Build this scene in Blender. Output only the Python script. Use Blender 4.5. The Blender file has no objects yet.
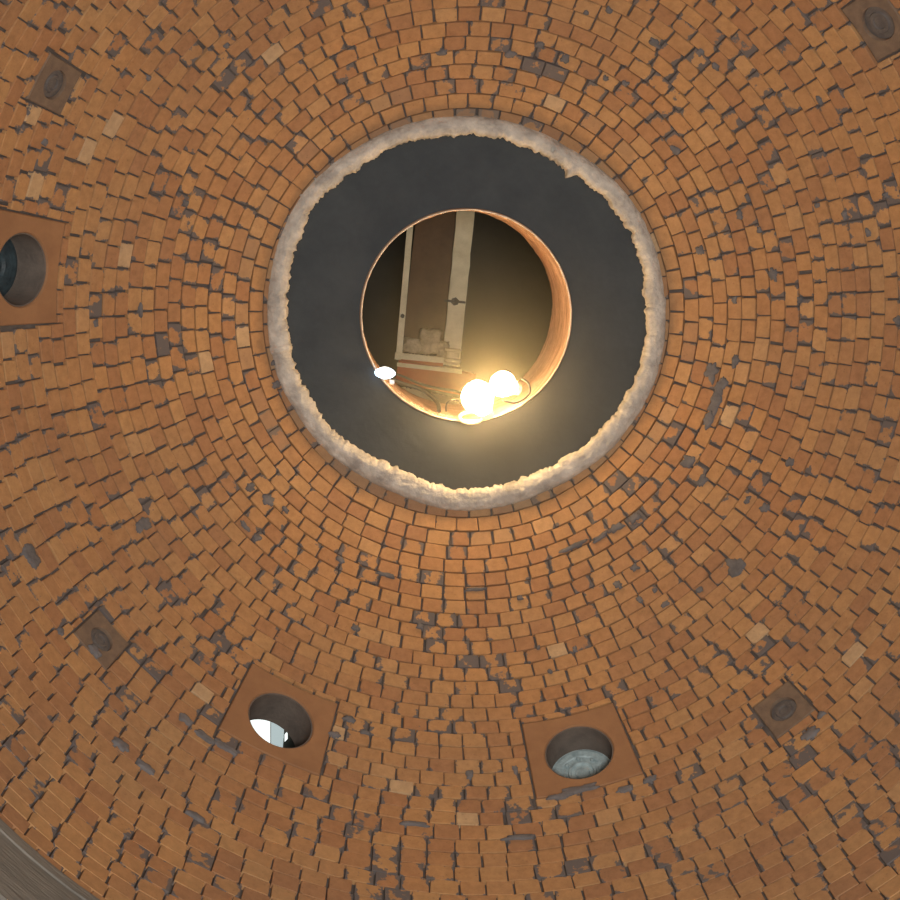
import bpy, bmesh, math, random
from mathutils import Vector, Matrix, noise
random.seed(7)
PI=math.pi
scn=bpy.context.scene
COL=scn.collection
# ------------------------------------------------------------------ camera numbers
F_PX=1376.0; CZ=1.55                      # focal length in pixels of a 900 px frame, camera height
VX,VY=368.0,260.64                        # where the vertical vanishes in the frame
U=Vector((VX-450,-(VY-450),-F_PX)).normalized()
A=(Vector((1,0,0))-U*U.x).normalized(); B=U.cross(A)
ROT=Matrix((A,B,U))                       # world = ROT @ camera
CAM=Vector((0,0,CZ))
def ray(px,py): return (ROT@Vector((px-450,450-py,-F_PX))).normalized()
def at(px,py,z):
    w=ray(px,py); return CAM+w*((z-CZ)/w.z)
# ------------------------------------------------------------------ dome shape
OX,OY,HC=0.4975,0.2795,CZ+4.385
R=2.2907; K=1.226
def phi_pt(ph): return R*math.sin(ph), HC+K*R*math.cos(ph)
PH0=math.asin(.955/R); NT=4000
TAB=[0.0]
phs=[PH0+(PI*0.5-PH0)*i/NT for i in range(NT+1)]
for i in range(1,NT+1):
    a=phi_pt(phs[i-1]); b=phi_pt(phs[i]); TAB.append(TAB[-1]+math.hypot(a[0]-b[0],a[1]-b[1]))
SARC=TAB[-1]; SMAX=SARC+.045
def s2ph(s):
    if s<=0: return PH0+s/1.3/R*1.0
    if s>=SARC: return PI/2
    lo,hi=0,NT
    while hi-lo>1:
        m=(lo+hi)//2
        if TAB[m]<=s: lo=m
        else: hi=m
    return phs[lo]+(phs[hi]-phs[lo])*(s-TAB[lo])/(TAB[hi]-TAB[lo])
def r2s(r):
    ph=math.asin(min(1,r/R)); i=(ph-PH0)/(PI/2-PH0)*NT; i=max(0,min(NT-1,i)); j=int(i)
    return TAB[j]+(TAB[j+1]-TAB[j])*(i-j)
def radius(s): return R*math.sin(s2ph(s))
def S(th,s,o=0.0):                         # angle, distance down the dome, depth behind the face
    ph=s2ph(s); r,z=phi_pt(ph)
    nr,nz=math.sin(ph),math.cos(ph)/K; l=math.hypot(nr,nz); nr/=l; nz/=l
    r+=o*nr; z+=o*nz-max(0,s-SARC)
    return Vector((OX+r*math.cos(th),OY+r*math.sin(th),z))
def normal(th,s):
    ph=s2ph(s); nr,nz=math.sin(ph),math.cos(ph)/K; l=math.hypot(nr,nz)
    return Vector((nr/l*math.cos(th),nr/l*math.sin(th),nz/l))
def hit(px,py):                            # pixel -> (theta, s) on the dome
    w=ray(px,py); C=Vector((OX,OY,HC)); c=CAM-C
    w2=Vector((w.x,w.y,w.z/K)); c2=Vector((c.x,c.y,c.z/K))
    a=w2.dot(w2); b=w2.dot(c2); d=b*b-a*(c2.dot(c2)-R*R)
    P=CAM+w*((-b+math.sqrt(max(0,d)))/a)
    return math.atan2(P.y-OY,P.x-OX), r2s(math.hypot(P.x-OX,P.y-OY))
Z_PLATE=CZ+6.999; Z_TOP=CZ+7.80; R_HOLE=.531
# ------------------------------------------------------------------ helpers
def obj(name,bm,mats,parent=None,smooth=False):
    me=bpy.data.meshes.new(name); bm.to_mesh(me); bm.free()
    for m in (mats if isinstance(mats,(list,tuple)) else [mats]): me.materials.append(m)
    if smooth:
        for p in me.polygons: p.use_smooth=True
    o=bpy.data.objects.new(name,me); COL.objects.link(o)
    if parent:
        o.parent=parent; o.matrix_parent_inverse=Matrix.Translation(-parent.location) if parent.type=='EMPTY' else Matrix()
    return o
def thing(name,label,cat,loc,group=None):
    o=bpy.data.objects.new(name,None); COL.objects.link(o); o.location=loc; o.empty_display_size=.05
    o['label']=label; o['category']=cat
    if group:o['group']=group
    return o
def tag(o,label,cat,group=None):
    o['label']=label;o['category']=cat
    if group:o['group']=group
    return o
def struct(o,label=None):
    o['kind']='structure'
    if label:o['label']=label
    return o
def grid(bm,rows,close_u=False,close_v=False,mi=0):
    V=[[bm.verts.new(p) for p in r] for r in rows]
    n=len(V);m=len(V[0])
    for i in range(n if close_v else n-1):
        for j in range(m if close_u else m-1):
            f=bm.faces.new((V[i][j],V[i][(j+1)%m],V[(i+1)%n][(j+1)%m],V[(i+1)%n][j])); f.material_index=mi
    return V
def ring_rows(cx,cy,prof,n,fr=None,close=False):
    rows=[]
    for (r,z) in prof:
        rows.append([Vector((cx+(r)*math.cos(2*PI*i/n),cy+(r)*math.sin(2*PI*i/n),z)) for i in range(n)])
    return rows
def tube(bm,pts,r,n=8,caps=True,closed=False):
    rows=[]
    N=len(pts)
    up=Vector((.13,.31,.94))
    for i,p in enumerate(pts):
        if closed: d=(pts[(i+1)%N]-pts[i-1])
        else: d=(pts[min(N-1,i+1)]-pts[max(0,i-1)])
        d.normalize(); x=d.cross(up)
        if x.length<1e-3: x=d.cross(Vector((1,0,0)))
        x.normalize(); y=d.cross(x)
        rr=r[i] if isinstance(r,(list,tuple)) else r
        rows.append([p+x*(rr*math.cos(2*PI*k/n))+y*(rr*math.sin(2*PI*k/n)) for k in range(n)])
    V=grid(bm,rows,close_u=True,close_v=closed)
    if caps and not closed:
        bm.faces.new(V[0]); bm.faces.new(list(reversed(V[-1])))
def box(bm,c,x,y,z,bev=0.0):               # centre and three half-axis vectors
    ret=bmesh.ops.create_cube(bm,size=2)
    M=Matrix((x,y,z)).transposed()
    for v in ret['verts']: v.co=c+M@v.co
    if bev:
        es=list({e for v in ret['verts'] for e in v.link_edges})
        bmesh.ops.bevel(bm,geom=es,offset=bev,segments=2,affect='EDGES')
def lathe(bm,o,ax,prof,n=24):              # prof = (radius, along axis)
    ax=ax.normalized(); x=ax.orthogonal().normalized(); y=ax.cross(x)
    rows=[[o+ax*h+x*(max(r,1e-4)*math.cos(2*PI*k/n))+y*(max(r,1e-4)*math.sin(2*PI*k/n)) for k in range(n)] for r,h in prof]
    grid(bm,rows,close_u=True)
# ------------------------------------------------------------------ materials
def mat(name):
    m=bpy.data.materials.new(name); m.use_nodes=True; nt=m.node_tree
    return m,nt,nt.nodes['Principled BSDF']
def N(nt,t,**kw):
    n=nt.nodes.new(t)
    for k,v in kw.items():
        if k in n.inputs: n.inputs[k].default_value=v
        else: setattr(n,k,v)
    return n
def ramp(nt,fac,stops):
    r=nt.nodes.new('ShaderNodeValToRGB'); e=r.color_ramp.elements
    while len(e)<len(stops): e.new(.5)
    for i,(p,c) in enumerate(stops):
        e[i].position=p; e[i].color=(*c,1) if len(c)==3 else c
    nt.links.new(fac,r.inputs[0]); return r
def simple(name,c1,c2,scale=8,rough=.85,metal=0,bump=.3,bdist=.01,stretch=None,coord='Object',emit=None):
    m,nt,b=mat(name)
    tc=N(nt,'ShaderNodeTexCoord'); mp=N(nt,'ShaderNodeMapping')
    if stretch: mp.inputs['Scale'].default_value=stretch
    nt.links.new(tc.outputs[coord],mp.inputs[0])
    no=N(nt,'ShaderNodeTexNoise',Scale=scale,Detail=7.0,Roughness=.65)
    nt.links.new(mp.outputs[0],no.inputs['Vector'])
    r=ramp(nt,no.outputs[0],[(.33,c1),(.67,c2)])
    nt.links.new(r.outputs[0],b.inputs['Base Color'])
    b.inputs['Roughness'].default_value=rough; b.inputs['Metallic'].default_value=metal
    n2=N(nt,'ShaderNodeTexNoise',Scale=scale*5,Detail=5.0); nt.links.new(mp.outputs[0],n2.inputs['Vector'])
    bp=N(nt,'ShaderNodeBump',Strength=bump,Distance=bdist); nt.links.new(n2.outputs[0],bp.inputs['Height'])
    nt.links.new(bp.outputs[0],b.inputs['Normal'])
    return m
def emis(name,c,s,base=(.8,.8,.8)):
    m,nt,b=mat(name); b.inputs['Base Color'].default_value=(*base,1)
    b.inputs['Emission Color'].default_value=(*c,1); b.inputs['Emission Strength'].default_value=s
    return m
MORT1=(.10,.092,.092); MORT2=(.165,.150,.150)
M_mortar=simple('mortar',MORT1,MORT2,scale=14,rough=.95,bump=.6,bdist=.006)
M_bed=simple('old_mortar',(.075,.06,.052),(.12,.10,.09),scale=14,rough=.95,bump=.6,bdist=.006)
def brick_mat():
    m,nt,b=mat('firebrick'); L=nt.links
    ca=N(nt,'ShaderNodeVertexColor',layer_name='tone'); sp=N(nt,'ShaderNodeSeparateColor'); L.new(ca.outputs[0],sp.inputs[0])
    base=ramp(nt,sp.outputs[0],[(0,(.34,.170,.080)),(.12,(.39,.205,.090)),(.5,(.41,.222,.096)),(.82,(.43,.24,.104)),(.92,(.46,.27,.13)),(1,(.47,.315,.175))])
    tc=N(nt,'ShaderNodeTexCoord')
    n1=N(nt,'ShaderNodeTexNoise',Scale=26.0,Detail=6.0,Roughness=.7); L.new(tc.outputs['Object'],n1.inputs['Vector'])
    v=ramp(nt,n1.outputs[0],[(.3,(.80,.78,.77)),(.7,(1.12,1.12,1.12))])
    mx=N(nt,'ShaderNodeMix',data_type='RGBA',blend_type='MULTIPLY'); mx.inputs[0].default_value=1
    L.new(base.outputs[0],mx.inputs[6]); L.new(v.outputs[0],mx.inputs[7])
    # broad tint changes over the dome
    n0=N(nt,'ShaderNodeTexNoise',Scale=1.6,Detail=3.0); L.new(tc.outputs['Object'],n0.inputs['Vector'])
    w=ramp(nt,n0.outputs[0],[(.35,(.93,.95,1.0)),(.65,(1.05,1.02,.97))])
    m2=N(nt,'ShaderNodeMix',data_type='RGBA',blend_type='MULTIPLY'); m2.inputs[0].default_value=1
    L.new(mx.outputs[2],m2.inputs[6]); L.new(w.outputs[0],m2.inputs[7])
    # grey mortar smeared over edges and corners
    uv=N(nt,'ShaderNodeUVMap',uv_map='uv'); su=N(nt,'ShaderNodeSeparateXYZ'); L.new(uv.outputs[0],su.inputs[0])
    def edge(o):
        a=N(nt,'ShaderNodeMath',operation='SUBTRACT'); L.new(o,a.inputs[0]); a.inputs[1].default_value=.5
        c=N(nt,'ShaderNodeMath',operation='ABSOLUTE'); L.new(a.outputs[0],c.inputs[0]); return c.outputs[0]
    ex,ey=edge(su.outputs[0]),edge(su.outputs[1])
    px=N(nt,'ShaderNodeMath',operation='POWER'); L.new(ex,px.inputs[0]); px.inputs[1].default_value=3
    py=N(nt,'ShaderNodeMath',operation='POWER'); L.new(ey,py.inputs[0]); py.inputs[1].default_value=4
    sx=N(nt,'ShaderNodeMath',operation='MULTIPLY_ADD'); L.new(px.outputs[0],sx.inputs[0]); sx.inputs[1].default_value=1.9
    sy=N(nt,'ShaderNodeMath',operation='MULTIPLY'); L.new(py.outputs[0],sy.inputs[0]); sy.inputs[1].default_value=1.6
    L.new(sy.outputs[0],sx.inputs[2])
    n3=N(nt,'ShaderNodeTexNoise',Scale=15.0,Detail=4.0,Roughness=.6); L.new(tc.outputs['Object'],n3.inputs['Vector'])
    n4=N(nt,'ShaderNodeTexNoise',Scale=3.2,Detail=2.0); L.new(tc.outputs['Object'],n4.inputs['Vector'])
    a1=N(nt,'ShaderNodeMath',operation='MULTIPLY_ADD'); L.new(n4.outputs[0],a1.inputs[0]); a1.inputs[1].default_value=.55; L.new(n3.outputs[0],a1.inputs[2])
    a2=N(nt,'ShaderNodeMath',operation='ADD'); L.new(a1.outputs[0],a2.inputs[0]); L.new(sx.outputs[0],a2.inputs[1])
    g1=N(nt,'ShaderNodeMath',operation='MULTIPLY_ADD'); L.new(sp.outputs[1],g1.inputs[0]); g1.inputs[1].default_value=.22; L.new(a2.outputs[0],g1.inputs[2])
    mk=ramp(nt,g1.outputs[0],[(.0,(0,0,0)),(1,(1,1,1))])
    mk.color_ramp.elements[0].position=.96; mk.color_ramp.elements[1].position=.995
    sc_=N(nt,'ShaderNodeMath',operation='MULTIPLY'); L.new(g1.outputs[0],sc_.inputs[0]); sc_.inputs[1].default_value=.905; L.new(sc_.outputs[0],mk.inputs[0])
    m3=N(nt,'ShaderNodeMix',data_type='RGBA'); L.new(mk.outputs[0],m3.inputs[0]); L.new(m2.outputs[2],m3.inputs[6]); m3.inputs[7].default_value=(.125,.105,.10,1)
    # blue channel of tone: dusty grey course
    m4=N(nt,'ShaderNodeMix',data_type='RGBA'); L.new(sp.outputs[2],m4.inputs[0]); L.new(m3.outputs[2],m4.inputs[6]); m4.inputs[7].default_value=(.26,.19,.13,1)
    # small pits
    vo=N(nt,'ShaderNodeTexVoronoi',Scale=30.0); L.new(tc.outputs['Object'],vo.inputs['Vector'])
    pit=ramp(nt,vo.outputs['Distance'],[(.0,(.4,.38,.38)),(.11,(.55,.52,.5))]); pit.color_ramp.elements.new(.14).color=(1,1,1,1)
    m5=N(nt,'ShaderNodeMix',data_type='RGBA',blend_type='MULTIPLY'); m5.inputs[0].default_value=.3; L.new(m4.outputs[2],m5.inputs[6]); L.new(pit.outputs[0],m5.inputs[7])
    L.new(m5.outputs[2],b.inputs['Base Color']); b.inputs['Roughness'].default_value=.9
    bp=N(nt,'ShaderNodeBump',Strength=.5,Distance=.004); L.new(n1.outputs[0],bp.inputs['Height']); L.new(bp.outputs[0],b.inputs['Normal'])
    return m
M_brick=brick_mat()
M_block=simple('fired_block',(.245,.122,.058),(.31,.158,.074),scale=7,bump=.25,bdist=.004)
M_plug=simple('plug_block_clay',(.135,.092,.066),(.20,.135,.09),scale=22,bump=.5,bdist=.004)
M_plugface=simple('plug_face',(.085,.072,.068),(.13,.11,.10),scale=30)
M_ring=simple('plaster',(.30,.275,.25),(.62,.57,.50),scale=9,bump=.8,bdist=.012)
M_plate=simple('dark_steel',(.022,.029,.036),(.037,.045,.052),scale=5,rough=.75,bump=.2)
M_collar=simple('orange_lining',(.30,.14,.07),(.74,.48,.32),scale=5,bump=.9,bdist=.02,stretch=(1,1,9))
M_fibre=simple('pale_fibre',(.62,.47,.34),(.85,.74,.6),scale=30,bump=.6)
M_tube=simple('dark_tube',(.10,.08,.068),(.15,.12,.10),scale=12,bump=.3)  # dark tone for the inside of the port pipes
M_bluef=simple('blue_grey_metal',(.24,.31,.33),(.44,.54,.56),scale=26,rough=.6,metal=0,bump=.4)
M_darkf=simple('shaded_blue_metal',(.022,.034,.042),(.05,.08,.095),scale=16,rough=.6,bump=.3)  # darker copy of the blue-grey metal; recess shade and bluish glow painted in
M_wall=simple('sooty_render',(.12,.11,.095),(.20,.18,.155),scale=3,bump=.5,bdist=.01,stretch=(1,1,7))
M_floor=simple('floor_dust',(.33,.30,.27),(.46,.42,.38),scale=4)
M_cream=simple('cream_paint',(.66,.57,.38),(.82,.73,.52),scale=9,bump=.3)
M_rag=simple('dusty_housing',(.26,.20,.13),(.56,.46,.32),scale=14,bump=.8)
M_red=simple('red_oxide',(.40,.075,.03),(.52,.12,.05),scale=8)
M_brown=simple('brown_panel',(.10,.06,.035),(.15,.09,.05),scale=6)
M_hall=simple('hall_dark',(.05,.045,.035),(.075,.065,.05),scale=2)
M_black=simple('black_rubber',(.02,.02,.02),(.04,.04,.04),scale=10,rough=.6)
M_steel=simple('lamp_steel',(.3,.28,.25),(.45,.42,.38),scale=20,rough=.4,metal=.8,bump=.1)
M_bulb=emis('hot_bulb',(1,.66,.30),95)
M_led=emis('cold_led',(.62,.82,1),8)
M_day=emis('daylight_pane',(.92,1,.97),1.3)
M_day2=emis('frosted_pane',(.72,.86,.86),.62)

# ------------------------------------------------------------------ port blocks: where they sit
def blk(px,py,w,h,hole): 
    th,s=hit(px,py); return dict(th=th,s=s,w=w,h=h,hole=hole)
BLK=[blk(22,270,.455,.44,.154),blk(281,720,.455,.44,.152),blk(579,752,.455,.44,.154),
     blk(783,709,.20,.225,.06),blk(55,85,.20,.225,.06),blk(102,639,.20,.215,.055),blk(878,24,.27,.23,.075)]
def rects():
    out=[]
    for b in BLK:
        r=radius(b['s']); g=.004
        out.append((b['th']-(b['w']/2+g)/r,b['th']+(b['w']/2+g)/r,b['s']-b['h']/2-g,b['s']+b['h']/2+g))
    return out
RC=rects()
# ------------------------------------------------------------------ the brick dome
def build_bricks():
    bm=bmesh.new(); cl=bm.loops.layers.color.new('tone'); uv=bm.loops.layers.uv.new('uv')
    s=0.0; ci=0; SDEEP=hit(480,845)[1]
    PALE=[hit(*p) for p in ((774,722),(341,728),(33,178),(32,110),(83,150),(118,118),(737,410),(728,423),(203,370),(246,330),(560,655),(205,690),(130,245),(640,258),(545,100),(270,60),(853,645),(395,790),(460,820),(757,628))]
    s_low=max(r[3] for r in RC[:3])+.06
    while s<SMAX-.02:
        low=s>s_low
        h=.0765*random.uniform(.97,1.03) if not low else .084*random.uniform(.96,1.04)
        gap=.0045 if ci<9 else .003
        if abs(s-SDEEP)<.04: gap=.013
        s1=min(s+h,SMAX)
        rm=radius((s+s1)/2); bw=.1085 if not low else .113
        n=max(8,round(2*PI*rm/bw)); dth=2*PI/n; off=random.random()*dth
        edges=[off+dth*(i+random.uniform(-.07,.07)) for i in range(n)]
        edges.append(edges[0]+2*PI)
        course_out=random.uniform(-.0015,.0015)
        for i in range(n):
            t0,t1=edges[i],edges[i+1]
            pieces=[(t0,t1,s,s1)]
            for (a,b,c,d) in RC:
                new=[]
                for (p0,p1,q0,q1) in pieces:
                    k=round(((a+b)/2-(p0+p1)/2)/(2*PI))*2*PI; aa,bb=a-k,b-k
                    if p1<=aa or p0>=bb or q1<=c or q0>=d: new.append((p0,p1,q0,q1)); continue
                    if p0<aa: new.append((p0,aa,q0,q1))
                    if p1>bb: new.append((bb,p1,q0,q1))
                    m0,m1=max(p0,aa),min(p1,bb)
                    if q0<c: new.append((m0,m1,q0,c))
                    if q1>d: new.append((m0,m1,d,q1))
                pieces=new
            tone=random.random()
            pale=any(s<=ps<s1 and abs((((pt-(t0+t1)/2)+PI)%(2*PI))-PI)<dth/2 for pt,ps in PALE)
            tone=tone*.95
            if pale: tone=1.0
            smear=random.random()**2; 
            if random.random()<.02: smear+=1.2
            dust=0.0
            if ci==0: dust=random.uniform(.35,.8)
            elif ci==2: dust=random.choice([0,0,.2,.5,.6])
            else: dust=random.choice([0]*9+[.25])
            if ci==1: tone=.45+.3*random.random(); smear=0
            if pale: smear=0; dust=0
            kz=1 if not low else .35
            tz,tt,lift=random.uniform(.0,.0033)*kz,random.uniform(-.002,.002)*kz,(random.uniform(-.002,.002)+course_out)*kz
            for (p0,p1,q0,q1) in pieces:
                if (p1-p0)*rm<.018 or q1-q0<.014: continue
                gt=random.uniform(.003,.0055)/rm
                if random.random()<.16: gt*=random.uniform(1.4,2.2)
                a0,a1=p0+gt,p1-gt*random.uniform(.3,1); b0,b1=q0+gap*.5,q1-gap*.5
                if a1<=a0 or b1<=b0: continue
                bev=.0028 if not low else .0015
                j=lambda:random.uniform(-.0022,.0022)
                cs=[(a0+j()/rm,b0+j()),(a1+j()/rm,b0+j()),(a1+j()/rm,b1+j()),(a0+j()/rm,b1+j())]
                cm=((a0+a1)/2,(b0+b1)/2)
                def o_at(t,q): return lift-(q-b0)/(b1-b0)*tz+(t-cm[0])/(a1-a0)*2*tt
                # outline with the odd chipped corner
                out=[]
                for k,(t,q) in enumerate(cs):
                    if random.random()<.08:
                        c=random.uniform(.006,.014)
                        pt,pq=cs[k-1]; nt_,nq=cs[(k+1)%4]
                        def toward(x,y):
                            dx=(x-t)*rm; dy=y-q; l=math.hypot(dx,dy); f=min(.4,c/l); return (t+(x-t)*f,q+dy*f)
                        out+= [toward(pt,pq),toward(nt_,nq)]
                    else: out.append((t,q))
                def inset(t,q):
                    dx=(cm[0]-t)*rm; dy=cm[1]-q; l=math.hypot(dx,dy) or 1; return (t+dx/l*bev*1.4/rm,q+dy/l*bev*1.4)
                L0=[S(*inset(t,q),o_at(t,q)) for t,q in out]
                L1=[S(t,q,o_at(t,q)+bev) for t,q in out]
                L2=[S(t,q,.05) for t,q in out]
                V=[[bm.verts.new(p) for p in L] for L in (L0,L1,L2)]
                m=len(out); fs=[bm.faces.new(V[0])]
                uvs=[((t-p0)/(p1-p0),(q-q0)/(q1-q0)) for t,q in out]
                for l,kk in zip(fs[0].loops,range(m)): l[uv].uv=uvs[kk]
                for a in range(2):
                    for k in range(m):
                        f=bm.faces.new((V[a][k],V[a][(k+1)%m],V[a+1][(k+1)%m],V[a+1][k])); fs.append(f)
                        for l in f.loops:
                            idx=None
                            for lev in (a,a+1):
                                if l.vert in V[lev]: idx=V[lev].index(l.vert)
                            l[uv].uv=uvs[idx]
                for f in fs:
                    for l in f.loops: l[cl]=(tone,min(1,smear),dust,1)
        s=s1; ci+=1
    bmesh.ops.recalc_face_normals(bm,faces=bm.faces)
    return obj('ceiling',bm,M_brick)
dome=struct(build_bricks(),'orange brick dome of the kiln, laid in rings around a round opening')
def build_bed():
    bm=bmesh.new(); nt,ns=420,150
    V=[]
    for j in range(ns+1):
        s=(SMAX)*j/ns; row=[]
        for i in range(nt):
            th=2*PI*i/nt; p=S(th,s,0)
            o=.020+.007*noise.noise(p*9)+.003*noise.noise(p*30)
            row.append(bm.verts.new(S(th,s,o)))
        V.append(row)
    for j in range(ns):
        for i in range(nt):
            tc=2*PI*(i+.5)/nt; sc=SMAX*(j+.5)/ns; skip=False
            for b in BLK[:3]:
                k=round((tc-b['th'])/(2*PI))*2*PI; du=(tc-k-b['th'])*radius(b['s']); dv=sc-b['s']
                if math.hypot(du,dv)<b['hole']+.035: skip=True
            if not skip: bm.faces.new((V[j][i],V[j][(i+1)%nt],V[j+1][(i+1)%nt],V[j+1][i]))
    o=obj('mortar_bed',bm,M_bed,dome,smooth=True); return o
build_bed()
# irregular patches where mortar covers or replaces bricks: pixel, half size along the ring, half size down the dome
PATCH=[(712,372,.045,.03),(721,385,.05,.03),(716,402,.055,.028),(709,420,.04,.022),(735,362,.03,.02),(735,567,.04,.055),(143,525,.03,.045),(30,556,.05,.035),
 (688,462,.03,.03),(703,480,.028,.02),(765,508,.022,.02),(790,462,.02,.02),(768,608,.0,.0),(748,500,.02,.012),
 (774,274,.035,.022),(660,130,.0,.0),(625,83,.016,.014),(655,42,.026,.016),(700,52,.018,.015),(716,66,.022,.012),(609,10,.015,.012),(675,150,.024,.018),
 (606,78,.012,.012),(510,54,.026,.016),(540,45,.022,.014),(565,58,.018,.02),(586,12,.012,.01),(443,52,.022,.014),(226,45,.013,.012),(44,142,.014,.014),
 (148,78,.01,.01),(268,500,.03,.028),(250,488,.022,.025),(285,510,.018,.012),(256,538,.018,.02),(245,527,.03,.012),(355,628,.018,.016),(420,627,.015,.016),
 (635,568,.02,.018),(618,585,.018,.022),(655,590,.012,.012),(575,546,.06,.014),(600,538,.04,.014),(617,528,.04,.02),(635,518,.028,.02),(538,648,.010,.012),(550,672,.012,.012),
 (575,650,.012,.016),(350,720,.028,.014),(335,735,.025,.012),(365,733,.02,.012),(205,738,.05,.02),(225,748,.05,.018),(185,720,.03,.02),(580,790,.08,.018),(560,797,.05,.012),
 (625,790,.035,.016),(196,817,.035,.014),(120,745,.035,.022),(145,768,.04,.018),(95,652,.03,.02),(60,632,.02,.014),(810,735,.035,.02),(822,715,.02,.012),(898,320,.02,.02),
 (630,365,.0,.0),(700,250,.02,.02),(735,300,.018,.012),(800,300,.014,.012),(820,100,.02,.01),(886,195,.015,.012),(760,230,.016,.012),(818,205,.012,.014),(275,362,.012,.03),(275,385,.02,.02),(300,235,.0,.0),
 (185,203,.014,.014),(140,310,.03,.01),(95,323,.016,.014),(845,215,.02,.01),(868,232,.02,.01),(740,215,.02,.014),(748,198,.02,.01),(475,590,.05,.010),(385,575,.05,.012),(340,560,.022,.014),(520,598,.014,.012),
 (665,605,.018,.014),(700,590,.018,.012),(640,600,.012,.02),(600,770,.0,.0),(415,825,.05,.012),(520,838,.06,.012),(650,780,.03,.014),(470,775,.015,.02),(515,770,.012,.02)]
def patch(px,py,a,b,seed):
    th,s=hit(px,py); r=radius(s); bm=bmesh.new(); n=40; rows=[]
    c=bm.verts.new(S(th,s,-.0125)); prev=None; first=None
    for lv,(f,o) in enumerate([(.45,-.0125),(.8,-.0115),(1,-.0085),(1.06,.012)]):
        row=[]
        for k in range(n):
            an=2*PI*k/n; q=Vector((math.cos(an)*1.3+seed*3.1,math.sin(an)*1.3,seed*1.7))
            rad=f*(1+.55*noise.noise(q)+.28*noise.noise(q*2.7)+.12*noise.noise(q*7))
            ca,sa=math.cos(an),math.sin(an); e=1/((abs(ca)**3+abs(sa)**3)**(1/3.))
            row.append(bm.verts.new(S(th+a*ca*rad*e/r,s+b*sa*rad*e,o)))
        if prev:
            for k in range(n): bm.faces.new((prev[k],prev[(k+1)%n],row[(k+1)%n],row[k]))
        else:
            for k in range(n): bm.faces.new((c,row[k],row[(k+1)%n]))
        prev=row
    bmesh.ops.recalc_face_normals(bm,faces=bm.faces)
    obj('mortar_patch',bm,M_mortar,dome,smooth=True)
for i,(x,y,a,b) in enumerate(PATCH):
    if a>0: patch(x,y,a,b,i+1)

# ------------------------------------------------------------------ blocks with round ports
def block_mesh(b,mats,off,depth,raise_=.0):
    th,s,w,h,hr=b['th'],b['s'],b['w'],b['h'],b['hole']; r=radius(s); n=72
    bm=bmesh.new(); rows=[]
    def P(u,v,o): return S(th+u/r,s+v,o)
    def rect(an,hw,hh):
        c,si=math.cos(an),math.sin(an); k=min(hw/abs(c) if abs(c)>1e-6 else 1e9,hh/abs(si) if abs(si)>1e-6 else 1e9); return c*k,si*k
    angs=[2*PI*(k+.0)/n for k in range(n)]
    # snap four samples onto the corners
    ca=math.atan2(h,w)
    for cc in (ca,PI-ca,PI+ca,2*PI-ca):
        k=min(range(n),key=lambda q:abs(angs[q]-cc)); angs[k]=cc
    nrm=normal(th,s); ctr=P(0,0,off)
    def circ(f,o): return [P(math.cos(a)*hr*f,math.sin(a)*hr*f,o) for a in angs]
    seq=[]
    hole_back=[p+nrm*depth for p in circ(1,off)]
    seq.append(hole_back)
    seq.append([p+nrm*.006 for p in circ(1,off)])
    seq.append(circ(1.03,off))
    for t in (.25,.5,.75,1):
        row=[]
        for a in angs:
            x0,y0=math.cos(a)*hr*1.03,math.sin(a)*hr*1.03; x1,y1=rect(a,w/2-.004,h/2-.004)
            row.append(P(x0+(x1-x0)*t,y0+(y1-y0)*t,off))
        seq.append(row)
    seq.append([P(*rect(a,w/2,h/2),off+.005) for a in angs])
    seq.append([P(*rect(a,w/2,h/2),off+depth) for a in angs])
    grid(bm,seq,close_u=True,close_v=True)
    bmesh.ops.recalc_face_normals(bm,faces=bm.faces)
    return bm,nrm,ctr
LB=['square terracotta block with empty round port, cut by the left edge of the picture',
    'square terracotta block whose round port shows white daylight',
    'square terracotta block whose round port shows a blue-grey burner face',
    'small dull square block with dark round plug, at the lower right of the dome',
    'small grey square block with round plug, at the upper left above the left port',
    'small sooty square block with blurred round plug, between left and daylight ports',
    'larger dark small-port block with round plug, in the upper right corner']
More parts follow.
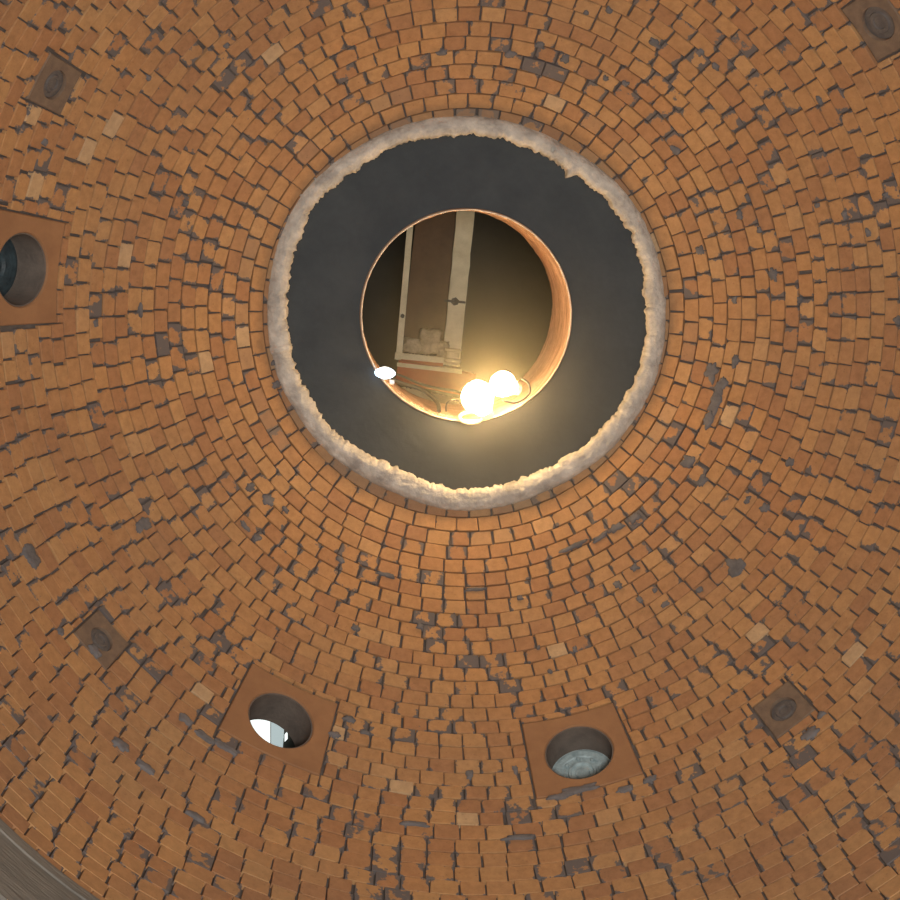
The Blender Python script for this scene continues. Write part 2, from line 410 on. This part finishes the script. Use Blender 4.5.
for i,b in enumerate(BLK):
    big=i<3; c=S(b['th'],b['s'],0)
    t=thing('port_block' if big else 'plug_block',LB[i],'kiln port' if big else 'plugged port',c,'large port blocks in the brick dome' if big else 'small plugged blocks in the brick dome')
    bm,nrm,ctr=block_mesh(b,None,-.001 if big else .001,.13 if big else .06)
    obj('block',bm,M_block if big else M_plug,t)
    hr=b['hole']
    if big:
        L=.185 if i==1 else .17
        bm=bmesh.new(); r1=hr*.995; sh=.004
        lathe(bm,ctr,nrm,[(r1+.012,.10),(r1-sh,.10),(r1-sh,.012),(r1-sh-.004,.012),(r1-sh-.006,L),(r1+.02,L),(r1+.02,.132),(r1+.012,.132),(r1+.012,.10)] if False else [(r1+.001,.004),(r1-.005,.006),(r1-.007,L),(r1+.03,L),(r1+.03,.135),(r1+.001,.135),(r1+.001,.004)],56)
        obj('pipe',bm,M_tube,t,smooth=False)
        if i!=1:
            bm=bmesh.new(); q=.128
            prof=[(0,.0),(.03,.0),(.034,.006),(.05,.006),(.054,-.006),(.062,-.006),(.066,.006),(.095,.006),(.1,0),(q,0),(q+.004,.01),(q+.016,.012),(r1-.006,.012)]
            if i==0: prof=[(0,.01),(.05,.012),(.06,.0),(.1,.0),(q,.004),(r1-.006,.012)]
            lathe(bm,ctr+nrm*(L-.03),nrm,prof,48)
            if i==2:
                x=nrm.orthogonal().normalized(); y=nrm.cross(x)
                for k in range(8):
                    a=2*PI*k/8; lathe(bm,ctr+nrm*(L-.03)+(x*math.cos(a)+y*math.sin(a))*.083,-nrm,[(.009,-.012),(.009,.006),(.006,.009),(0,.009)],6)
            obj('burner_face',bm,M_bluef if i==2 else M_darkf,t)
    else:
        bm=bmesh.new(); lathe(bm,ctr,nrm,[(0,.012),(hr*.35,.012),(hr*.4,.006),(hr*.6,.006),(hr*.66,.012),(hr*.985,.014),(hr*.985,.055),(0,.055)],32)
        obj('plug',bm,M_plugface,t)

# ------------------------------------------------------------------ plaster ring round the opening
ring_pts=[(267,313),(666,303),(466,116),(462,511),(302,192),(640,212),(310,432),(627,432),(375,137),(560,143),(275,370),(385,487),(545,492),(660,370)]
def ring_outer(th):
    return 1.0+RP(th)
_pert=[]
for (x,y) in ring_pts:
    p=at(x,y,CZ+6.9); _pert.append((math.atan2(p.y-OY,p.x-OX),math.hypot(p.x-OX,p.y-OY)-1.0))
_pert.sort()
def RP(th):
    th=(th+PI)%(2*PI)-PI; n=len(_pert)
    for i in range(n):
        a=_pert[i][0]; b=_pert[(i+1)%n][0]+(2*PI if i==n-1 else 0); t=th
        if i==n-1 and th<_pert[0][0]: t+=2*PI
        if a<=t<=b:
            f=(t-a)/(b-a); f=f*f*(3-2*f); return _pert[i][1]*(1-f)+_pert[(i+1)%n][1]*f
    return 0
def build_ring():
    bm=bmesh.new(); n=900; J=18; rows=[]
    tb=math.atan2(*(lambda p:(p.y-OY,p.x-OX))(at(284,345,CZ+6.9)))
    tc=math.atan2(*(lambda p:(p.y-OY,p.x-OX))(at(572,172,CZ+6.9)))
    th_h=math.atan2(*(lambda p:(p.y-OY,p.x-OX))(at(554,147,CZ+6.9)))
    zb=lambda r:phi_pt(math.asin(r/R))[1]
    for j in range(J+1):
        row=[]
        for i in range(n):
            th=2*PI*i/n; d=(th-tb+PI)%(2*PI)-PI; dc=(th-tc+PI)%(2*PI)-PI; dh=(th-th_h+PI)%(2*PI)-PI
            c=Vector((math.cos(th),math.sin(th),0))
            ro=ring_outer(th)+.004*noise.noise(c*9)+.002*noise.noise(c*40)
            rag=.013*noise.noise(c*6+Vector((3,1,0)))+.010*noise.noise(c*19)+.009*noise.noise(c*48)+.005*noise.noise(c*120)
            ri=ro-.093+.008*math.sin(th)*-1+rag*1.15
            ri-=.030*math.exp(-(dc/.022)**2)
            if -.05<d<0: ri-=.018*(1+d/.05)
            ri+=.018*math.exp(-((dc-.05)/.03)**2)
            t=j/J
            if t<.7:
                u=t/.7; r=ro+(ri-ro)*u
                z=zb(.985)-.002-.034*math.sin(PI*min(1,u*.9+.02))**.7
                z-=.006*noise.noise(Vector((th*7,u*2.5,0)))+.004*noise.noise(Vector((th*26,u*7,3)))
                if -.04<d<.0: z-=.012
                if dh**2/.00006+(u-.55)**2/.02<1: z+=.05
            else:
                u=(t-.7)/.3; r=ri-.006*math.sin(PI*u)+.016*u*noise.noise(Vector((th*12,u*3,0)))+.01*u
                z0=zb(.985)-.012; z=z0+(Z_PLATE+.003-z0)*u
            row.append(Vector((OX+r*math.cos(th),OY+r*math.sin(th),z)))
        rows.append(row)
    back=[Vector((OX+1.02*math.cos(2*PI*i/n),OY+1.02*math.sin(2*PI*i/n),Z_PLATE+.003)) for i in range(n)]
    rows.append(back)
    grid(bm,rows,close_u=True,close_v=True)
    bmesh.ops.recalc_face_normals(bm,faces=bm.faces)
    o=obj('plaster_ring',bm,M_ring,smooth=True)
    return tag(o,'ragged off-white plaster ring lining the edge of the large round opening','plaster ring')
build_ring()
# ------------------------------------------------------------------ dark plate with the collar
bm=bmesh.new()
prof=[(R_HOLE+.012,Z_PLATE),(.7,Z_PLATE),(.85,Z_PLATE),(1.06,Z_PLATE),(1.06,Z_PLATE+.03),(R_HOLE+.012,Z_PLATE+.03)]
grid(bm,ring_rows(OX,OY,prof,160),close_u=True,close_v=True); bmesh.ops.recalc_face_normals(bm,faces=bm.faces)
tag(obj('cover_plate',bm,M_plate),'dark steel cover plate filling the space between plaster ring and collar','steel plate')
col=thing('lined_collar','round collar with streaked orange lining through the middle of the dark plate','collar',Vector((OX,OY,Z_PLATE)))
bm=bmesh.new(); n=300; rows=[]; J=26
sh_=at(452,305,Z_TOP)-at(452.5,308,Z_TOP)
for j in range(J+1):
    t=j/J; row=[]
    for i in range(n):
        th=2*PI*i/n; c=Vector((math.cos(th),math.sin(th),0))
        r=R_HOLE+.016*t+.010*noise.noise(Vector((th*1.5,t*9,2)))+.005*noise.noise(Vector((th*4,t*26,7)))+.003*noise.noise(Vector((th*18,t*9,1)))
        z=Z_PLATE-.004+(Z_TOP-Z_PLATE)*t
        if j==0: z-=.012*max(0,noise.noise(c*14)); 
        row.append(Vector((OX+r*math.cos(th)+sh_.x*t,OY+r*math.sin(th)+sh_.y*t,z)))
    rows.append(row)
for (r,z) in ((R_HOLE+.065,Z_TOP),(R_HOLE+.045,Z_PLATE+.034),(R_HOLE+.011,Z_PLATE+.032),(R_HOLE+.008,Z_PLATE-.004)): rows.append([Vector((OX+r*math.cos(2*PI*i/n),OY+r*math.sin(2*PI*i/n),z)) for i in range(n)])
grid(bm,rows,close_u=True,close_v=True); bmesh.ops.recalc_face_normals(bm,faces=bm.faces)
for f in bm.faces:
    pass
obj('lining',bm,M_collar,col,smooth=True)
bm=bmesh.new(); pts=[]
for i in range(360):
    th=2*PI*i/360; c=Vector((math.cos(th),math.sin(th),0)); r=R_HOLE+.002+.003*noise.noise(c*9)
    pts.append(Vector((OX+r*math.cos(th),OY+r*math.sin(th),Z_PLATE-.008+.004*noise.noise(c*30))))
tube(bm,pts,[.0035+.002*noise.noise(p*22) for p in pts],8,closed=True)
obj('lip',bm,M_fibre,col,smooth=True)['label']='pale frayed lower lip'
bm=bmesh.new()
for k in range(60):            # loose fibres hanging off the near rim
    x=random.uniform(398,455); 
    p=at(x,317+math.sqrt(max(0,102**2-(x-465)**2))-random.uniform(0,2),Z_PLATE+.01)
    d=Vector((random.uniform(-.4,.4),random.uniform(-.4,.4),-.6))*random.uniform(.008,.025)
    tube(bm,[p,p+d*.6,p+d+Vector((0,0,-.003))],[.003,.0022,.001],5)
obj('loose_fibre',bm,M_fibre,col)['kind']='stuff'

# ------------------------------------------------------------------ lower wall and floor
bm=bmesh.new(); Rw=R-.004
zs=HC-.036
prof=[(R+.05,zs+.1),(Rw-.004,zs),(Rw-.004,zs-.05),(Rw+.002,zs-.053),(Rw+.002,zs-.30),(Rw-.008,zs-.303),(Rw-.008,zs-.36),(Rw+.004,zs-.363),(Rw+.004,zs-.9),(Rw-.006,zs-.903),(Rw-.006,zs-.95),(Rw+.006,zs-.953),(Rw+.006,0),(Rw+.12,0),(Rw+.12,zs+.1)]
rows=ring_rows(OX,OY,prof,180); grid(bm,rows,close_u=True,close_v=True); bmesh.ops.recalc_face_normals(bm,faces=bm.faces)
struct(obj('wall_round',bm,M_wall),'sooty grey cylinder wall below the brick dome')
bm=bmesh.new(); box(bm,Vector((OX,OY,-.06)),Vector((7.5,0,0)),Vector((0,7.5,0)),Vector((0,0,.06)))
struct(obj('floor',bm,M_floor))
# hall around the kiln
ZR=14.0
for nm,c,x,y,z in (('wall_left',(-7.5,0,7),(.1,0,0),(0,7.6,0),(0,0,7)),('wall_right',(8.5,0,7),(.1,0,0),(0,7.6,0),(0,0,7)),('wall_back',(.5,7.6,7),(8,0,0),(0,.1,0),(0,0,7)),('wall_front',(.5,-7.6,7),(8,0,0),(0,.1,0),(0,0,7)),('wall_roof',(.5,0,ZR+.1),(8,0,0),(0,7.6,0),(0,0,.1))):
    bm=bmesh.new(); box(bm,Vector(c),Vector(x),Vector(y),Vector(z)); struct(obj(nm,bm,M_hall))
def panes(pix,z,m,parent=None):
    bm=bmesh.new(); a=[bm.verts.new(at(x,y,z)) for x,y in pix]; b=[bm.verts.new(at(x,y,z)+Vector((0,0,.02))) for x,y in pix]
    bm.faces.new(a); bm.faces.new(b[::-1]); k=len(a)
    for i in range(k): bm.faces.new((a[i],b[i],b[(i+1)%k],a[(i+1)%k]))
    bmesh.ops.recalc_face_normals(bm,faces=bm.faces); return bm
w1=struct(obj('window_1',panes([(228,712),(270,714),(270,775),(228,775)],ZR-.06,M_day),M_day),'bright daylit roof window seen through a port')
pw=obj('window_pane',panes([(271,714),(284,729),(281,775),(271,775)],ZR-.06,M_day2),M_day2,w1)
pw=obj('window_pane',panes([(284.6,735),(287.5,732),(287.5,739),(284.6,742)],ZR-.06,M_day),M_day,w1)

# ------------------------------------------------------------------ hoist frame above the opening
ZB=11.4
hf=thing('hoist_frame','cream hoist frame of two long rails and crossbar seen through the opening','hoist',at(428,360,ZB))
def strip(name,a,b,wpx,m,z=ZB,th=.05,pa=hf,ragged=0,ext=0.0,label=None):
    p0=at(*a,z); p1=at(*b,z); d=(p0-p1).normalized(); side=d.cross(Vector((0,0,1))).normalized()
    w=wpx*(z-CZ)/F_PX/2; p0=p0+d*ext
    bm=bmesh.new(); Lh=(p0-p1).length; n=60; rows=[]
    for i in range(n+1):
        c=p1+d*(Lh*i/n); l=w*(1+ragged*noise.noise(Vector((i*.7,0,1)))); r=w*(1+ragged*noise.noise(Vector((i*.7,4,1))))
        rows.append([c-side*l,c+side*r,c+side*r+Vector((0,0,th)),c-side*l+Vector((0,0,th))])
    V=grid(bm,rows,close_u=True); bm.faces.new(V[0]); bm.faces.new(V[-1][::-1])
    bmesh.ops.recalc_face_normals(bm,faces=bm.faces)
    o=obj(name,bm,m,pa)
    if label:o['label']=label
    return o,d,side
_,d_,side_=strip('rail',(466.5,205),(451.5,360),17.5,M_cream,ragged=.10,ext=4.0,label='wide cream rail')
strip('rail',(412,205),(399,356),6,M_cream,ragged=.06,ext=4.0,label='narrow cream rail')
strip('back_panel',(440,205),(424,350),44,M_brown,z=ZB+.12,th=.02,ext=4.0)
strip('crossbar',(395,356),(460,363),7,M_cream,z=ZB-.03,th=.06,ragged=.25)
strip('crossbar',(404,366),(462,371),4,M_cream,z=ZB-.12,th=.04,ragged=.3)
strip('crossbar',(401,361),(443,365),3,M_red,z=ZB-.09,th=.03,label='thin red-brown bar')
strip('girder',(397,372),(474,386),23,M_red,z=ZB-.25,th=.12,label='red oxide painted girder')
strip('girder_flange',(397,364.5),(462,372),4,M_cream,z=ZB-.29,th=.02,ragged=.2)
strip('board',(400,396),(458,408),19,M_cream,z=ZB-.4,th=.02,ragged=.18,label='pale board below the girder')
# bolts on the rails
bm=bmesh.new(); c=at(455,301.5,ZB-.01); ud=Vector((0,0,-1)); lathe(bm,c,ud,[(.03,-.01),(.03,.008),(.014,.010),(.014,.04),(0,.042)],6)
box(bm,c+Vector((0,0,.002)),side_*.075,d_*.008,Vector((0,0,.006)))
obj('bolt',bm,M_black,hf)
bm=bmesh.new(); lathe(bm,at(402.5,316,ZB-.01),ud,[(.016,-.01),(.016,.01),(0,.012)],6); obj('bolt',bm,M_black,hf)
# motor housings, lumpy with dust
def lump(name,px,py,rx,ry,rz,z,m,seed,label=None):
    bm=bmesh.new(); bmesh.ops.create_icosphere(bm,subdivisions=4,radius=1); c=at(px,py,z)
    for v in bm.verts:
        p=v.co.copy(); q=Vector([max(-.72,min(.72,a))/.72 for a in p]); f=1+.22*noise.noise(p*1.8+Vector((seed,0,0)))+.1*noise.noise(p*5+Vector((seed,0,0)))
        q=q*f; v.co=c+side_*(q.x*rx)+d_*(q.y*ry)+Vector((0,0,q.z*rz))
    o=obj(name,bm,m,hf,smooth=True)
    if label:o['label']=label
lump('motor_housing',413,346,.065,.05,.05,ZB+.02,M_rag,1)
lump('motor_housing',430,341,.075,.085,.06,ZB+.03,M_rag,5)
lump('motor_housing',443,349,.04,.055,.05,ZB+.0,M_rag,9)
bm=bmesh.new(); lathe(bm,at(453,356,ZB-.11),d_,[(0,-.05),(.05,-.05),(.06,-.04),(.06,-.02),(.045,-.015),(.045,.03),(.06,.035),(.06,.05),(0,.055)],28); obj('rope_drum',bm,M_cream,hf)
def px_path(pl,zz): return [at(x,y,z) for (x,y),z in zip(pl,zz)]
def curve_pts(P,k=6):
    out=[]
    n=len(P)
    for i in range(n-1):
        a,b,c,d=P[max(0,i-1)],P[i],P[i+1],P[min(n-1,i+2)]
        for j in range(k):
            t=j/k; out.append(.5*((2*b)+(c-a)*t+(2*a-5*b+4*c-d)*t*t+(3*b-a-3*c+d)*t**3))
    out.append(P[-1]); return out
def cable(pl,zz,r,label,m=M_black,group=None,name='power_cable'):
    bm=bmesh.new(); tube(bm,curve_pts(px_path(pl,zz)),r,8); o=obj(name,bm,m,smooth=True); tag(o,label,'cable',group)
cable([(388,372),(402,376),(418,383),(436,388),(455,391),(474,398)],[9.1,9.2,9.3,9.25,9.0,8.75],.007,'black cable drooping from the cold lamp towards the hot bulbs')
cable([(392,379),(404,384),(418,388),(431,396),(438,404),(439,411)],[9.0,9.05,9.1,9.0,8.85,8.7],.011,'thick black cable curving over the pale board to the rim')
cable([(446,411),(447,403),(455,400),(463,403),(468,409)],[8.68,8.8,8.85,8.8,8.7],.005,'thin black cable looped just left of the hot bulbs')

# ------------------------------------------------------------------ lamps
def work_lamp(px,py,z,rb,label,lean):
    c=at(px,py,z); t=thing('work_lamp',label,'work lamp',c,'hot work lamps hung inside the rim')
    ax=lean.normalized()
    bm=bmesh.new(); lathe(bm,c,ax,[(0,-rb*1.02)]+[(rb*math.cos(a)*1.0,rb*math.sin(a)) for a in [(-80+10*k)*PI/180 for k in range(14)]]+[(rb*.55,rb*.95),(rb*.40,rb*1.15)],28)
    obj('bulb',bm,M_bulb,t,smooth=True)
    bm=bmesh.new(); lathe(bm,c,ax,[(rb*.40,rb*1.1),(rb*.42,rb*1.2),(rb*.42,rb*1.5),(rb*.2,rb*1.6),(0,rb*1.62)],20); obj('socket',bm,M_cream,t)
    bm=bmesh.new(); x=ax.orthogonal().normalized(); y=ax.cross(x)
    for k in range(5):
        a=2*PI*k/5; v=x*math.cos(a)+y*math.sin(a)
        P=[c+v*(rb*1.04*math.cos(q))+ax*(rb*1.04*math.sin(q)) for q in [(-90+12*i)*PI/180 for i in range(13)]]+[c+v*rb*.5+ax*rb*1.5]
        tube(bm,P,.0016,5)
    for q in (-30,20):
        q=q*PI/180; tube(bm,[c+ax*(rb*1.04*math.sin(q))+(x*math.cos(2*PI*k/32)+y*math.sin(2*PI*k/32))*(rb*1.04*math.cos(q)) for k in range(32)],.0016,5,closed=True)
    obj('cage',bm,M_steel,t)
    return c
rt0=ROT@Vector((1,0,0)); up0=ROT@Vector((0,1,0))
c1=work_lamp(477.5,396.8,Z_PLATE-.13,.082,'larger hot work lamp, nearer the bottom of the opening, glaring white',rt0*.5-up0*.9+Vector((0,0,.35)))
c2=work_lamp(502.5,384,Z_PLATE-.02,.066,'slightly smaller hot work lamp, up and right of its glaring neighbour',rt0*.9-up0*.35+Vector((0,0,.3)))
# wire hook and loops over the rim
zz=Z_PLATE+.02
bm=bmesh.new(); tube(bm,[at(471+11.5*math.cos(2*PI*k/40),417.5+5.5*math.sin(2*PI*k/40),Z_PLATE-.02) for k in range(40)],.009,8,closed=True)
tag(obj('wire_hoop',bm,M_cream,smooth=True),'small pale wire hoop hanging at the rim under the hot bulbs','wire hoop')
cable([(503,400),(514,403),(524,399),(530,392),(528,383),(521,378)],[8.44,8.44,8.44,8.44,8.44,8.46],.005,'thin dark wire looped against the bright lining right of the bulbs')
# cold lamp
c=at(385,373,Z_PLATE-.03); t=thing('clamp_lamp','small cold white clamp lamp on the left rim of the opening','clamp lamp',c)
ax=(CAM-c).normalized()*.6+(at(420,360,Z_PLATE)-c).normalized()*.5; ax.normalize()
rt=(ROT@Vector((1,-.05,0))).normalized(); up=(ROT@Vector((0,1,0))).normalized(); fw=(CAM-c).normalized()
bm=bmesh.new(); bmesh.ops.create_icosphere(bm,subdivisions=3,radius=1)
for v in bm.verts: v.co=c+rt*v.co.x*.052+up*v.co.y*.028+fw*v.co.z*.02
obj('lens',bm,M_led,t,smooth=True)
bm=bmesh.new(); lathe(bm,c-fw*.012,-fw,[(.0,-.002),(.034,-.0),(.036,.004),(.03,.02),(.014,.04),(0,.042)],24); obj('head',bm,M_steel,t)
bm=bmesh.new(); tube(bm,curve_pts([c-fw*.04,at(389,379,Z_PLATE+.03),at(393,384,Z_PLATE+.02)]),.006,8)
box(bm,at(392,382,Z_PLATE+.0),rt*.010,up*.009,fw*.010,.002); obj('clamp',bm,M_steel,t)

# ------------------------------------------------------------------ lens glare put in as haze round the lamps
# added scattering volume standing in for lens glare, thickest at the hot lamps
w=bpy.data.worlds.new('World'); scn.world=w; w.use_nodes=True; nt=w.node_tree
nt.nodes['Background'].inputs[0].default_value=(0,0,0,1); nt.nodes['Background'].inputs[1].default_value=0
w.cycles.sampling_method='NONE'
out=nt.nodes['World Output']; vs=N(nt,'ShaderNodeVolumeScatter'); vs.inputs['Color'].default_value=(1,.9,.62,1); vs.inputs['Anisotropy'].default_value=.0
tc=N(nt,'ShaderNodeNewGeometry'); ds=N(nt,'ShaderNodeVectorMath',operation='DISTANCE'); nt.links.new(tc.outputs['Position'],ds.inputs[0]); ds.inputs[1].default_value=(c1+c2)/2
mr=N(nt,'ShaderNodeMapRange'); mr.inputs['From Min'].default_value=.0; mr.inputs['From Max'].default_value=1.2; mr.inputs['To Min'].default_value=1; mr.inputs['To Max'].default_value=0
nt.links.new(ds.outputs['Value'],mr.inputs['Value'])
pw=N(nt,'ShaderNodeMath',operation='POWER'); nt.links.new(mr.outputs[0],pw.inputs[0]); pw.inputs[1].default_value=2.2
mu=N(nt,'ShaderNodeMath',operation='MULTIPLY'); nt.links.new(pw.outputs[0],mu.inputs[0]); mu.inputs[1].default_value=.42
nt.links.new(mu.outputs[0],vs.inputs['Density']); nt.links.new(vs.outputs[0],out.inputs['Volume'])
scn.cycles.volume_step_rate=3; scn.cycles.volume_max_steps=64
scn.cycles.max_bounces=6; scn.cycles.diffuse_bounces=5

# ------------------------------------------------------------------ light
def area(loc,size,power,color,target):  # added fill light, stands in for floor bounce from an unknown source
    l=bpy.data.lights.new('fill_light','AREA'); l.shape='DISK'; l.size=size; l.energy=power; l.color=color
    o=bpy.data.objects.new('fill_light',l); COL.objects.link(o); o.location=loc
    o.rotation_euler=(Vector(target)-Vector(loc)).to_track_quat('-Z','Y').to_euler(); return o
area((.35,.1,.7),1.1,322,(1,.96,.90),(OX,OY,8))
# ------------------------------------------------------------------ camera
cd=bpy.data.cameras.new('Camera'); cd.sensor_width=36; cd.lens=F_PX/900*36; cd.clip_start=.05
co=bpy.data.objects.new('Camera',cd); COL.objects.link(co); co.matrix_world=Matrix.Translation(CAM)@ROT.to_4x4(); scn.camera=co
scn.view_settings.view_transform='Standard'; scn.view_settings.look='None'; scn.view_settings.gamma=1; scn.view_settings.use_curve_mapping=False
scn.view_settings.exposure=0
